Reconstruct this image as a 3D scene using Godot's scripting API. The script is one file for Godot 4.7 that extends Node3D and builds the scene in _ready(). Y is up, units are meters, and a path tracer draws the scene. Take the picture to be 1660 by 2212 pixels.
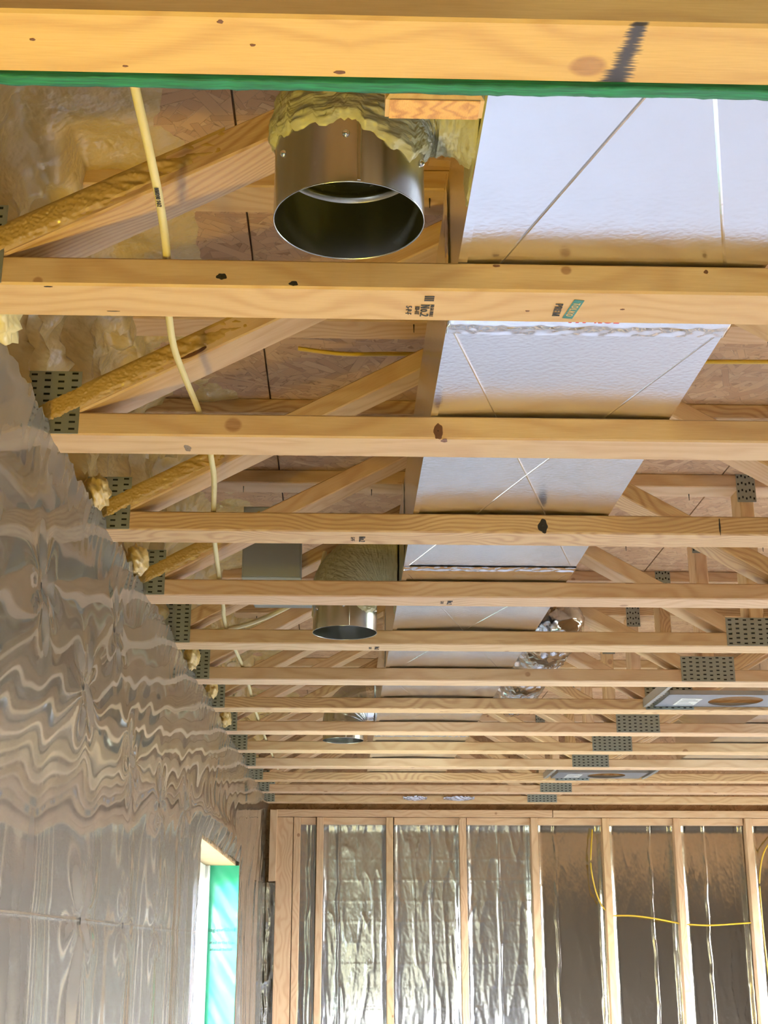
extends Node3D
# Ceiling of a house under construction: open-web floor trusses, supply duct,
# vapour barrier on the left wall, foil insulation between studs on the end wall.

const Y0 := 2.44          # underside of the bottom chords
const TH := 0.038         # lumber thickness
const TW := 0.085         # lumber width (chords lie flat)
const YT := 2.885         # underside of the top chords
const YD := 2.923         # underside of the subfloor deck
const NT := 14            # trusses in view
var used := {}
var M := {}
var rng := RandomNumberGenerator.new()
var fn := FastNoiseLite.new()

# ------------------------------------------------------------------ helpers
func zfar(k) -> float: return -(1.0497 + 0.4976 * k)
func znear(k) -> float: return zfar(k) + TW

func numbered(called: String) -> String:
	if not used.has(called):
		used[called] = 0
		return called
	used[called] += 1
	return "%s_%03d" % [called, used[called]]

func tag(o, label := "", category := "", group := "", kind := ""):
	if label: o.set_meta("label", label)
	if category: o.set_meta("category", category)
	if group: o.set_meta("group", group)
	if kind: o.set_meta("kind", kind)
	return o

func thing(called: String, label: String, category: String, at := Vector3.ZERO, group := "") -> Node3D:
	var o := Node3D.new()
	o.name = numbered(called)
	add_child(o)
	o.position = at
	tag(o, label, category, group)
	return o

func part(called: String, mesh: Mesh, mat, parent = null, at := Vector3.ZERO) -> MeshInstance3D:
	var o := MeshInstance3D.new()
	o.mesh = mesh
	o.cast_shadow = GeometryInstance3D.SHADOW_CASTING_SETTING_ON
	if mat: o.material_override = mat
	if parent == null:
		o.name = numbered(called)
		add_child(o)
	else:
		o.name = called
		parent.add_child(o, true)
	o.position = at
	return o

func struct(called: String, mesh: Mesh, mat, at := Vector3.ZERO) -> MeshInstance3D:
	var o := part(called, mesh, mat, null, at)
	o.set_meta("kind", "structure")
	return o

func begin() -> SurfaceTool:
	var st := SurfaceTool.new()
	st.begin(Mesh.PRIMITIVE_TRIANGLES)
	return st

func tri(st, a, b, c, n, ua, ub, uc):
	if (b - a).cross(c - a).dot(n) > 0.0:
		var t = b; b = c; c = t
		var u = ub; ub = uc; uc = u
	st.set_normal(n); st.set_uv(ua); st.add_vertex(a)
	st.set_normal(n); st.set_uv(ub); st.add_vertex(b)
	st.set_normal(n); st.set_uv(uc); st.add_vertex(c)

func quad(st, a, b, c, d, n, ua := Vector2(0, 0), ub := Vector2(1, 0), uc := Vector2(1, 1), ud := Vector2(0, 1)):
	tri(st, a, b, c, n, ua, ub, uc)
	tri(st, a, c, d, n, ua, uc, ud)

# convex polygon in XY extruded along Z between z0 and z1, long edges eased; grain along dir
func prism(st, pts: PackedVector2Array, z0: float, z1: float, c: float, dir: Vector2, off := Vector2.ZERO):
	dir = dir.normalized()
	var perp := Vector2(-dir.y, dir.x)
	var n := pts.size()
	var ctr := Vector2.ZERO
	for p in pts: ctr += p / n
	var ins := PackedVector2Array()
	var nor := []
	for i in n:
		var e := (pts[(i + 1) % n] - pts[i]).normalized()
		var nn := Vector2(e.y, -e.x)
		if nn.dot(pts[i] - ctr) < 0: nn = -nn
		nor.append(nn)
	for i in n:
		var n1: Vector2 = nor[(i + n - 1) % n]
		var n2: Vector2 = nor[i]
		var m := (n1 + n2)
		ins.append(pts[i] - m * (c / max(0.15, 1.0 + n1.dot(n2))))
	var uv := func(p: Vector2, extra: float) -> Vector2:
		return Vector2(p.dot(dir) * 0.5, p.dot(perp) * 4.0 + extra) + off
	for s in 2:
		var z := z1 if s == 0 else z0
		var nn := Vector3(0, 0, 1 if s == 0 else -1)
		for i in range(1, n - 1):
			tri(st, Vector3(ins[0].x, ins[0].y, z), Vector3(ins[i].x, ins[i].y, z), Vector3(ins[i + 1].x, ins[i + 1].y, z), nn, uv.call(ins[0], 0), uv.call(ins[i], 0), uv.call(ins[i + 1], 0))
	for i in n:
		var j := (i + 1) % n
		var a: Vector2 = pts[i]
		var b: Vector2 = pts[j]
		var n3 := Vector3(nor[i].x, nor[i].y, 0)
		var along: float = abs((b - a).normalized().dot(dir))
		var f := func(p: Vector2, z: float) -> Vector2:
			if along > 0.5: return Vector2(p.dot(dir) * 0.5, z * 4.0 + 0.37 * i + 0.5) + off
			return Vector2(z * 0.5 + 0.3, p.dot(perp) * 4.0) + off
		quad(st, Vector3(a.x, a.y, z0 + c), Vector3(b.x, b.y, z0 + c), Vector3(b.x, b.y, z1 - c), Vector3(a.x, a.y, z1 - c), n3, f.call(a, z0 + c), f.call(b, z0 + c), f.call(b, z1 - c), f.call(a, z1 - c))
		if c > 0.0:
			for s in 2:
				var zz := z1 if s == 0 else z0
				var zi := z1 - c if s == 0 else z0 + c
				var nb := (n3 + Vector3(0, 0, 1 if s == 0 else -1)).normalized()
				quad(st, Vector3(a.x, a.y, zi), Vector3(b.x, b.y, zi), Vector3(ins[j].x, ins[j].y, zz), Vector3(ins[i].x, ins[i].y, zz), nb, f.call(a, zi), f.call(b, zi), f.call(b, zz), f.call(a, zz))

func rect(x0, y0, x1, y1) -> PackedVector2Array:
	return PackedVector2Array([Vector2(x0, y0), Vector2(x1, y0), Vector2(x1, y1), Vector2(x0, y1)])

func prism_mesh(pts, z0, z1, c, dir, off := Vector2.ZERO) -> ArrayMesh:
	var st = begin()
	prism(st, pts, z0, z1, c, dir, off)
	return st.commit()

# box with eased edges as prism, centred on x/z, from y0
func add_box(st, lo: Vector3, hi: Vector3, c := 0.0, dir := Vector2(1, 0), off := Vector2.ZERO):
	prism(st, rect(lo.x, lo.y, hi.x, hi.y), lo.z, hi.z, c, dir, off)

func box_mesh(lo: Vector3, hi: Vector3, c := 0.0, dir := Vector2(1, 0), off := Vector2.ZERO) -> ArrayMesh:
	var st = begin()
	add_box(st, lo, hi, c, dir, off)
	return st.commit()

func roff() -> Vector2: return Vector2(rng.randf(), rng.randf())

# smooth grid from a function(i, j) -> Vector3
func grid_mesh(nu: int, nv: int, f, keep = null, uvs = null) -> ArrayMesh:
	var P := PackedVector3Array()
	P.resize((nu + 1) * (nv + 1))
	for i in nu + 1:
		for j in nv + 1:
			P[i * (nv + 1) + j] = f.call(i, j)
	var N := PackedVector3Array()
	N.resize(P.size())
	for i in nu + 1:
		for j in nv + 1:
			var a := P[max(i - 1, 0) * (nv + 1) + j]
			var b := P[min(i + 1, nu) * (nv + 1) + j]
			var c := P[i * (nv + 1) + max(j - 1, 0)]
			var d := P[i * (nv + 1) + min(j + 1, nv)]
			N[i * (nv + 1) + j] = (b - a).cross(d - c).normalized()
	var U := PackedVector2Array()
	U.resize(P.size())
	for i in nu + 1:
		for j in nv + 1:
			U[i * (nv + 1) + j] = uvs.call(i, j) if uvs != null else Vector2(float(i) / nu, float(j) / nv)
	var I := PackedInt32Array()
	for i in nu:
		for j in nv:
			if keep != null and not keep.call(i, j): continue
			var a := i * (nv + 1) + j
			var b := (i + 1) * (nv + 1) + j
			I.append_array([a, a + 1, b, b, a + 1, b + 1])
	var arr := []
	arr.resize(Mesh.ARRAY_MAX)
	arr[Mesh.ARRAY_VERTEX] = P
	arr[Mesh.ARRAY_NORMAL] = N
	arr[Mesh.ARRAY_TEX_UV] = U
	arr[Mesh.ARRAY_INDEX] = I
	var m := ArrayMesh.new()
	m.add_surface_from_arrays(Mesh.PRIMITIVE_TRIANGLES, arr)
	return m

# round tube along points
func tube_mesh(pts: PackedVector3Array, r: float, sides := 8, flat := 1.0) -> ArrayMesh:
	var cur := Curve3D.new()
	for i in pts.size():
		var t := Vector3.ZERO
		if i > 0 and i < pts.size() - 1: t = (pts[i + 1] - pts[i - 1]) / 6.0
		cur.add_point(pts[i], -t, t)
	var L := cur.get_baked_length()
	var n := int(clamp(L / 0.02, 6, 300))
	var ring := func(i, j) -> Vector3:
		var s: float = L * i / n
		var p := cur.sample_baked(s, true)
		var q := cur.sample_baked(min(s + 0.004, L), true)
		var o := cur.sample_baked(max(s - 0.004, 0), true)
		var t := (q - o).normalized()
		var side := t.cross(Vector3.UP)
		if side.length() < 0.05: side = t.cross(Vector3.RIGHT)
		side = side.normalized()
		var up := side.cross(t).normalized()
		var a: float = TAU * j / sides
		return p + side * cos(a) * r + up * sin(a) * r * flat
	return grid_mesh(n, sides, ring)

func mat(albedo: Color, rough := 0.8, metal := 0.0) -> StandardMaterial3D:
	var m := StandardMaterial3D.new()
	m.albedo_color = albedo
	m.roughness = rough
	m.metallic = metal
	return m

func tex(img: Image) -> ImageTexture:
	img.generate_mipmaps()
	return ImageTexture.create_from_image(img)

# ------------------------------------------------------------------ textures
func wood_image(seed_: int, w: int, h: int, light: Color, dark: Color, ring: float, knots: Array) -> Image:
	fn.seed = seed_
	fn.noise_type = FastNoiseLite.TYPE_SIMPLEX_SMOOTH
	fn.fractal_octaves = 2
	fn.frequency = 1.0
	var data := PackedByteArray()
	data.resize(w * h * 3)
	var i := 0
	for y in h:
		var v := float(y) / h
		for x in w:
			var u := float(x) / w
			# wrap along the board by mirroring
			var uu: float = abs(u - 0.5) * 2.0
			var wav := fn.get_noise_2d(uu * 3.0, v * 1.3 + 7.0) * 0.25
			var fib := 0.6 * fn.get_noise_2d(uu * 14.0, v * 90.0) + 0.5 * fn.get_noise_2d(uu * 22.0 + 5.0, v * 210.0)
			var vv := v + wav
			var kn := 0.0
			for k in knots:
				var dx: float = (u - k.x) * w / h * 1.0
				var dy: float = v - k.y
				var q: float = dx * dx * 0.35 + dy * dy
				var rr: float = k.z
				vv += rr * rr * 1.6 * sign(dy + 0.0001) * exp(-q / (rr * rr * 6.0)) * 6.0
				var q2: float = sqrt(dx * dx * 0.8 + dy * dy) / rr
				if q2 < 1.35: kn = max(kn, clamp((1.35 - q2) * 2.2, 0, 1))
			var g := 0.5 + 0.5 * sin(vv * ring * TAU)
			g = pow(g, 2.2)
			var t: float = clamp(g * 0.50 + fib * 0.30 + 0.2, 0, 1)
			var c := light.lerp(dark, t)
			if kn > 0.0:
				var kc := Color(0.42, 0.25, 0.11).lerp(dark, 0.45 + 0.5 * fib)
				c = c.lerp(kc, kn * 0.8)
			data[i] = int(c.r * 255); data[i + 1] = int(c.g * 255); data[i + 2] = int(c.b * 255)
			i += 3
	return Image.create_from_data(w, h, false, Image.FORMAT_RGB8, data)

func osb_images() -> Array:
	var S := 1024
	var col := PackedByteArray()
	col.resize(S * S * 3)
	var hgt := PackedFloat32Array()
	hgt.resize(S * S)
	for i in S * S:
		col[i * 3] = 150; col[i * 3 + 1] = 112; col[i * 3 + 2] = 74
	var r := RandomNumberGenerator.new()
	r.seed = 77
	for f in 1500:
		var cx := r.randf() * S
		var cy := r.randf() * S
		var a := r.randf_range(-1.3, 1.3)
		var L := r.randf_range(25, 75)
		var W := r.randf_range(6, 17)
		var base := Color(0.76, 0.61, 0.44).lerp(Color(0.62, 0.46, 0.31), r.randf() * 0.8)
		base = base.lerp(Color(0.80, 0.66, 0.50), r.randf() * r.randf())
		var hv := r.randf()
		var ca := cos(a)
		var sa := sin(a)
		var R := int(L + 2)
		var skew := r.randf_range(-0.5, 0.5)
		for dy in range(-R, R + 1):
			# span of x within rotated rectangle for this row
			for dx in range(-R, R + 1):
				var lx := dx * ca + dy * sa
				if abs(lx) > L: continue
				var ly := -dx * sa + dy * ca + skew * (lx - 0.0) * 0.12
				if abs(ly) > W: continue
				var px := (int(cx) + dx + S) % S
				var py := (int(cy) + dy + S) % S
				var k := py * S + px
				var sh := 1.0
				if W - abs(ly) < 1.0 or L - abs(lx) < 1.2: sh = 0.84
				sh *= 0.96 + 0.07 * sin(ly * 2.3 + hv * 40.0)
				col[k * 3] = int(base.r * 255 * sh); col[k * 3 + 1] = int(base.g * 255 * sh); col[k * 3 + 2] = int(base.b * 255 * sh)
				hgt[k] = hv + lx / L * 0.25
	var hb := PackedByteArray()
	hb.resize(S * S)
	for i in S * S: hb[i] = int(clamp(hgt[i] * 0.7 + 0.1, 0, 1) * 255)
	return [Image.create_from_data(S, S, false, Image.FORMAT_RGB8, col), Image.create_from_data(S, S, false, Image.FORMAT_L8, hb)]

func noise_tex(freq: float, seed_: int, ramp: Array, size := 512, normal := false, strength := 4.0, octaves := 4, type := FastNoiseLite.TYPE_SIMPLEX_SMOOTH) -> NoiseTexture2D:
	var n := FastNoiseLite.new()
	n.seed = seed_
	n.frequency = freq
	n.noise_type = type
	n.fractal_octaves = octaves
	var t := NoiseTexture2D.new()
	t.noise = n
	t.width = size
	t.height = size
	t.seamless = true
	if normal:
		t.as_normal_map = true
		t.bump_strength = strength
	elif ramp.size():
		var g := Gradient.new()
		g.offsets = PackedFloat32Array([0.0, 1.0]) if ramp.size() == 2 else PackedFloat32Array([0.0, 0.5, 1.0])
		g.colors = PackedColorArray(ramp)
		t.color_ramp = g
	return t

func wood_mat(img: Image, rough := 0.62) -> StandardMaterial3D:
	var m := mat(Color.WHITE, rough)
	m.albedo_texture = tex(img)
	var b := img.duplicate()
	b.convert(Image.FORMAT_L8)
	m.heightmap_enabled = false
	return m

func make_materials():
	var l := Color(0.81, 0.685, 0.505)
	var d := Color(0.72, 0.57, 0.385)
	M.wood_a = wood_mat(wood_image(3, 2048, 256, l, d, 7.0, [Vector3(0.12, 0.3, 0.02), Vector3(0.55, 0.7, 0.035), Vector3(0.8, 0.2, 0.018)]))
	M.wood_b = wood_mat(wood_image(11, 2048, 256, Color(0.82, 0.69, 0.53), Color(0.73, 0.57, 0.41), 11.0, [Vector3(0.3, 0.55, 0.03), Vector3(0.72, 0.35, 0.022)]))
	M.wood_c = wood_mat(wood_image(23, 2048, 256, Color(0.81, 0.68, 0.49), Color(0.60, 0.44, 0.26), 18.0, [Vector3(0.42, 0.25, 0.02)]))
	M.wood_d = wood_mat(wood_image(31, 2048, 256, Color(0.83, 0.71, 0.55), Color(0.74, 0.59, 0.43), 4.0, [Vector3(0.18, 0.6, 0.025), Vector3(0.66, 0.5, 0.04), Vector3(0.9, 0.3, 0.02)]))
	M.end_grain = wood_mat(wood_image(41, 256, 256, Color(0.90, 0.72, 0.46), Color(0.58, 0.38, 0.18), 5.0, []))
	M.end_grain.uv1_scale = Vector3(12, 2.2, 1)
	var o := osb_images()
	M.osb = mat(Color.WHITE, 0.75)
	M.osb.albedo_texture = tex(o[0])
	M.osb.heightmap_enabled = true
	M.osb.heightmap_texture = tex(o[1])
	M.osb.heightmap_scale = 0.15
	M.osb.uv1_triplanar = true
	M.osb.uv1_world_triplanar = true
	M.osb.uv1_scale = Vector3(1.25, 1.25, 1.25)
	# galvanised sheet
	M.steel = mat(Color(0.93, 0.94, 0.96), 0.27, 1.0)
	M.steel.roughness_texture = noise_tex(0.02, 5, [Color(0.8, 0.8, 0.8), Color(1.0, 1.0, 1.0)])
	M.steel.uv1_triplanar = true
	M.steel.uv1_scale = Vector3(2, 2, 2)
	M.steel.normal_enabled = true
	M.steel.normal_texture = noise_tex(0.09, 8, [], 512, true, 1.5, 2)
	M.steel.normal_scale = 0.10
	M.pipe_steel = mat(Color(0.74, 0.74, 0.72), 0.22, 1.0)
	M.plate_steel = mat(Color(0.60, 0.62, 0.58), 0.45, 0.85)
	M.pan_steel = mat(Color(0.66, 0.68, 0.70), 0.42, 0.95)
	M.boot = mat(Color(0.62, 0.64, 0.62), 0.5, 0.5)
	M.slot_shade = mat(Color(0.10, 0.10, 0.09), 0.6, 0.5)  # near-black colour painted as the dark of the plate slots
	M.wall_dull = mat(Color(0.52, 0.49, 0.44), 0.85)
	M.knot = mat(Color(0.36, 0.21, 0.09), 0.7)
	M.stain = mat(Color(0.42, 0.34, 0.24), 0.8)
	M.foil = mat(Color(0.90, 0.90, 0.90), 0.13, 1.0)
	M.tape = mat(Color(0.93, 0.93, 0.94), 0.10, 1.0)
	M.mastic = mat(Color(0.64, 0.62, 0.47), 0.36)
	M.mastic.normal_enabled = true
	M.mastic.normal_texture = noise_tex(0.03, 18, [], 512, true, 6.0, 3)
	M.mastic.normal_scale = 1.0
	M.mastic.uv1_triplanar = true
	M.mastic.uv1_scale = Vector3(2, 14, 2)
	M.foam = mat(Color(0.80, 0.69, 0.44), 0.30)
	M.foam.albedo_texture = noise_tex(0.012, 4, [Color(0.86, 0.84, 0.80), Color(1, 1, 1)])
	M.foam.uv1_triplanar = true
	M.foam.uv1_world_triplanar = true
	M.foam.uv1_scale = Vector3(1.5, 1.5, 1.5)
	M.foam.normal_enabled = true
	M.foam.normal_texture = noise_tex(0.06, 44, [], 512, true, 4.0, 3)
	M.foam.normal_scale = 0.5
	M.overspray = mat(Color(0.68, 0.55, 0.29), 0.25)
	M.film = mat(Color(0.48, 0.455, 0.42, 0.93), 0.05)
	M.film.transparency = BaseMaterial3D.TRANSPARENCY_ALPHA
	M.film.metallic_specular = 0.9
	M.film.cull_mode = BaseMaterial3D.CULL_DISABLED
	M.green = mat(Color(0.04, 0.49, 0.29), 0.75)
	M.green.albedo_texture = noise_tex(0.02, 9, [Color(0.45, 0.5, 0.5), Color(1, 1, 1)])
	M.green.uv1_triplanar = true
	M.green.uv1_scale = Vector3(1.5, 40, 40)
	M.green_wrap = mat(Color(0.20, 0.66, 0.49), 0.3)
	M.white = mat(Color(0.88, 0.88, 0.86), 0.4)
	M.cable = mat(Color(0.84, 0.79, 0.60), 0.4)
	M.cable_yellow = mat(Color(0.76, 0.62, 0.14), 0.4)
	M.ink = mat(Color(0.13, 0.12, 0.11), 0.8)
	M.ink_teal = mat(Color(0.18, 0.40, 0.38), 0.8)
	M.ink_green = mat(Color(0.05, 0.30, 0.22), 0.6)
	M.ink_red = mat(Color(0.70, 0.12, 0.16), 0.7)
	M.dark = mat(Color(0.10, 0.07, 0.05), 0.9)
	M.nail = mat(Color(0.25, 0.23, 0.21), 0.4, 0.9)
	M.floor = mat(Color(0.82, 0.82, 0.82), 0.7)
	M.floor.albedo_texture = noise_tex(0.01, 61, [Color(0.82, 0.82, 0.82), Color(1, 1, 1)])
	M.floor.uv1_triplanar = true
	M.wall = mat(Color(0.78, 0.72, 0.58), 0.8)
	M.wall.albedo_texture = noise_tex(0.012, 71, [Color(0.7, 0.66, 0.56), Color(1, 1, 1)])
	M.wall.uv1_triplanar = true
	M.wall.uv1_world_triplanar = true
	M.foam_pale = mat(Color(0.86, 0.80, 0.60), 0.28)
	M.foil_wall = mat(Color(0.70, 0.67, 0.62), 0.15, 1.0)
	M.foil_soft = mat(Color(0.72, 0.72, 0.71), 0.25, 1.0)
	M.foil_wrap = mat(Color(0.88, 0.88, 0.89), 0.12, 1.0)
	M.tape_dull = mat(Color(0.80, 0.82, 0.82), 0.35, 0.9)
	M.ink_grey = mat(Color(0.45, 0.45, 0.45), 0.8)
	M.stamp_light = mat(Color(0.76, 0.62, 0.42), 0.7)
	M.glass = mat(Color(0.95, 1.0, 1.0, 0.06), 0.02)
	M.glass.transparency = BaseMaterial3D.TRANSPARENCY_ALPHA

# ------------------------------------------------------------------ camera, sky, light
func setup_camera_and_light():
	var cam := Camera3D.new()
	cam.name = "camera"
	add_child(cam)
	cam.fov = 41.7516
	cam.position = Vector3(0, 1.68, 0)
	cam.rotation_degrees = Vector3(18.031, -1.784, 0)
	cam.near = 0.02
	cam.current = true
	var sm := ProceduralSkyMaterial.new()
	sm.sky_top_color = Color(0.70, 0.78, 0.92)
	sm.sky_horizon_color = Color(0.94, 0.95, 0.98)
	sm.ground_horizon_color = Color(0.62, 0.64, 0.60)
	sm.ground_bottom_color = Color(0.42, 0.43, 0.38)
	sm.sky_energy_multiplier = 12.5
	sm.ground_energy_multiplier = 7.0
	var sky := Sky.new()
	sky.sky_material = sm
	var env := Environment.new()
	env.background_mode = Environment.BG_SKY
	env.sky = sky
	env.tonemap_mode = Environment.TONE_MAPPER_LINEAR
	env.tonemap_exposure = 0.65
	env.sdfgi_enabled = true
	env.ssao_enabled = true
	env.ssil_enabled = true
	var we := WorldEnvironment.new()
	we.name = "environment"
	we.environment = env
	add_child(we)

# warm work lamp on a stand beside the camera
func work_bulb():
	var t := thing("work_lamp", "bare warm bulb on a black floor stand", "lamp", Vector3(-0.345, 0.0, -0.75))
	var b := SphereMesh.new()
	b.radius = 0.032
	b.height = 0.07
	var bm := mat(Color(1.0, 0.85, 0.55), 0.4)
	bm.emission_enabled = true
	bm.emission = Color(1.0, 0.66, 0.25)
	bm.emission_energy_multiplier = 6.0
	part("glass_bulb", b, bm, t, Vector3(0, 1.0, 0))
	var c := CylinderMesh.new()
	c.top_radius = 0.018
	c.bottom_radius = 0.018
	c.height = 0.06
	part("socket", c, M.ink, t, Vector3(0, 0.925, 0))
	var p := CylinderMesh.new()
	p.top_radius = 0.008
	p.bottom_radius = 0.010
	p.height = 0.9
	part("pole", p, M.ink, t, Vector3(0, 0.465, 0))
	var f := CylinderMesh.new()
	f.top_radius = 0.08
	f.bottom_radius = 0.09
	f.height = 0.02
	part("base", f, M.ink, t, Vector3(0, 0.01, 0))
	# bowl added under the bulb to keep its light off the floor
	part("added_reflector", grid_mesh(10, 32, func(i, j):
		var q: float = 0.02 + 0.075 * i / 10.0
		var a: float = TAU * j / 32.0
		return Vector3(cos(a) * q, 0.955 + 0.085 * pow(i / 10.0, 1.6), sin(a) * q)), M.tape_dull, t)
	var l := OmniLight3D.new()
	l.name = "bulb_light"
	l.light_color = Color(1.0, 0.86, 0.18)
	l.light_energy = 2.9
	l.light_size = 0.06
	l.omni_range = 20.0
	l.omni_attenuation = 2.0
	l.shadow_enabled = true
	t.add_child(l)
	l.position = Vector3(0, 1.0, 0)

# ------------------------------------------------------------------ structure
func structure():
	var XR := 6.5
	var ZB := 2.6
	var ZF := -7.70
	var XL := -0.62
	struct("floor", box_mesh(Vector3(XL - 0.3, -0.2, ZF - 0.3), Vector3(XR + 0.3, 0.0, ZB + 0.3)), M.floor)
	# subfloor deck: separate sheets
	var deck := thing("ceiling", "", "")
	deck.set_meta("kind", "structure")
	deck.position = Vector3(0, YD, 0)
	var cols := [[-1.397, -0.178], [-0.178, 1.041], [1.041, 2.26], [2.26, 3.479], [3.479, 4.698], [4.698, 5.917], [5.917, 7.1]]
	for ci in cols.size():
		var z := 2.932 if ci % 2 == 0 else 1.713
		while z > ZF - 0.3:
			var z1: float = max(z - 2.438, ZF - 0.35)
			part("panel", box_mesh(Vector3(cols[ci][0] + 0.002, 0.0, z1 + 0.002), Vector3(cols[ci][1] - 0.002, 0.018, z - 0.002), 0.002), M.osb, deck)
			z -= 2.438
		if ci % 2 == 1:
			part("panel", box_mesh(Vector3(cols[ci][0] + 0.002, 0.0, 1.715), Vector3(cols[ci][1] - 0.002, 0.018, 2.93), 0.002), M.osb, deck)
	struct("roof_cover", box_mesh(Vector3(XL - 0.4, YD + 0.02, ZF - 0.4), Vector3(XR + 0.6, YD + 0.1, ZB + 0.4)), M.wall)
	# left wall with window opening (behind the film)
	var wz0 := -4.34
	var wz1 := -5.82
	var st = begin()
	add_box(st, Vector3(XL - 0.08, 0, wz0), Vector3(-0.50, 2.43, ZB))
	add_box(st, Vector3(XL - 0.08, 0, ZF - 0.1), Vector3(-0.46, 2.43, wz1))
	add_box(st, Vector3(XL - 0.08, 2.03, wz1), Vector3(-0.48, 2.43, wz0))
	add_box(st, Vector3(XL - 0.08, 0, wz1), Vector3(-0.48, 0.35, wz0))
	add_box(st, Vector3(XL - 0.08, 2.43, ZF - 0.1), Vector3(-0.60, YD, ZB))
	struct("wall_left", st.commit(), M.wall)
	# right wall with an unseen opening added to let daylight in, rear wall with one
	st = begin()
	for s in [[ZB, -3.2], [-6.8, ZF - 0.1]]:
		add_box(st, Vector3(XR, 0, s[1]), Vector3(XR + 0.15, YD, s[0]))
	for s in [[-3.2, -6.8]]:
		add_box(st, Vector3(XR, 2.1, s[1]), Vector3(XR + 0.15, YD, s[0]))
		add_box(st, Vector3(XR, 0, s[1]), Vector3(XR + 0.15, 0.25, s[0]))
	struct("wall_right", st.commit(), M.wall_dull)
	st = begin()
	add_box(st, Vector3(XL - 0.1, 0, ZB), Vector3(-0.08, YD, ZB + 0.15))
	add_box(st, Vector3(0.66, 0, ZB), Vector3(XR + 0.15, YD, ZB + 0.15))
	add_box(st, Vector3(-0.08, 1.42, ZB), Vector3(0.66, YD, ZB + 0.15))
	add_box(st, Vector3(-0.08, 0, ZB), Vector3(0.66, 0.75, ZB + 0.15))
	struct("wall_rear", st.commit(), M.wall_dull)
	struct("wall_back", box_mesh(Vector3(XL - 0.1, 0, ZF - 0.12), Vector3(XR + 0.15, YD, ZF)), M.osb)

	# window in the left wall
	var w := Node3D.new()
	w.name = "window_1"
	w.set_meta("kind", "structure")
	w.set_meta("label", "window opening with green wrapped jamb in the film covered wall")
	add_child(w)
	st = begin()
	for s in [[wz1 + 0.004, wz1 + 0.06], [wz0 - 0.06, wz0 - 0.004]]:
		add_box(st, Vector3(-0.69, 0.36, s[0]), Vector3(-0.545, 2.01, s[1]), 0.004)
	add_box(st, Vector3(-0.66, 1.955, wz1 + 0.06), Vector3(-0.56, 2.01, wz0 - 0.06), 0.004)
	add_box(st, Vector3(-0.66, 0.36, wz1 + 0.06), Vector3(-0.56, 0.42, wz0 - 0.06), 0.004)
	add_box(st, Vector3(-0.65, 0.42, -5.11), Vector3(-0.57, 1.955, -5.05), 0.004)
	part("frame", st.commit(), M.white, w)
	part("pane", box_mesh(Vector3(-0.622, 0.42, wz1 + 0.06), Vector3(-0.618, 1.955, wz0 - 0.06)), M.glass, w)
	part("head_lining", box_mesh(Vector3(-0.66, 2.012, wz1), Vector3(-0.44, 2.03, wz0), 0.001, Vector2(1, 0)), M.wood_a, w)
	fn.seed = 90
	for s in 2:
		var zz: float = wz1 if s == 0 else wz0
		var sg := 1.0 if s == 0 else -1.0
		var wrap := grid_mesh(14, 90, func(i, j):
			var x: float = -0.548 + (0.123 if s == 0 else 0.09) * i / 14.0
			var y: float = 0.36 + 1.652 * j / 90.0
			var dd := 0.0035 + 0.003 * fn.get_noise_2d(x * 14.0 + y * 9.0, y * 3.0)
			return Vector3(x, y, zz + sg * dd))
		var jw := part("jamb_wrap", wrap, M.green_wrap, w)
		if s == 0:
			text("ing-certified", 0.013, M.ink_green, jw, Vector3(-0.490, 1.755, zz + 0.0085), Basis(Vector3(0.995, 0.04, 0), Vector3(-0.04, 0.995, 0), Vector3(0, 0, 1)))
			text("ated in the Un", 0.010, M.ink_green, jw, Vector3(-0.490, 1.705, zz + 0.0085), Basis.IDENTITY)
			text("ational Buildi", 0.010, M.ink_green, jw, Vector3(-0.490, 1.678, zz + 0.0085), Basis.IDENTITY)

# ------------------------------------------------------------------ trusses
func plate_mesh(w: float, h: float, cols: int, rows: int, vertical := false) -> ArrayMesh:
	# punched connector plate in XY, corner at origin, 1.6 mm thick; real slots
	var st = begin()
	var t := 0.0016
	if vertical:
		var cw := w; w = h; h = cw
	var pitch := w / cols
	var sl := pitch * 0.46
	var rp := h / rows
	for i in cols:
		var x0 := pitch * i
		var a := x0 + (pitch - sl) * 0.5
		for s in [[x0, a], [a + sl, x0 + pitch]]:
			if vertical: add_box(st, Vector3(0, s[0], 0), Vector3(h, s[1], t))
			else: add_box(st, Vector3(s[0], 0, 0), Vector3(s[1], h, t))
		for j in rows + 1:
			var y0: float = max(0.0, rp * (j - 0.5) + rp * 0.16 + (rp * 0.18 if i % 2 else 0.0))
			var y1: float = min(h, rp * (j + 0.5) - rp * 0.16 + (rp * 0.18 if i % 2 else 0.0))
			if y1 <= y0: continue
			if vertical: add_box(st, Vector3(y0, a, 0), Vector3(y1, a + sl, t))
			else: add_box(st, Vector3(a, y0, 0), Vector3(a + sl, y1, t))
	return st.commit()

# dark boxes that paint the shade inside the slots of a connector plate
func slot_shade_mesh(w: float, h: float, cols: int, rows: int) -> ArrayMesh:
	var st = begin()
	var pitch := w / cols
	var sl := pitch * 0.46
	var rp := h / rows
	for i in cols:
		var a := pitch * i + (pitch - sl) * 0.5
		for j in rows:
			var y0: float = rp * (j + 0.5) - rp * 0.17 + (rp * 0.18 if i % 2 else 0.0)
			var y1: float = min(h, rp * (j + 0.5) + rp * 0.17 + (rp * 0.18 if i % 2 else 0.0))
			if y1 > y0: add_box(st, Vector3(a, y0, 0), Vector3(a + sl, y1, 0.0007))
	return st.commit()

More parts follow.
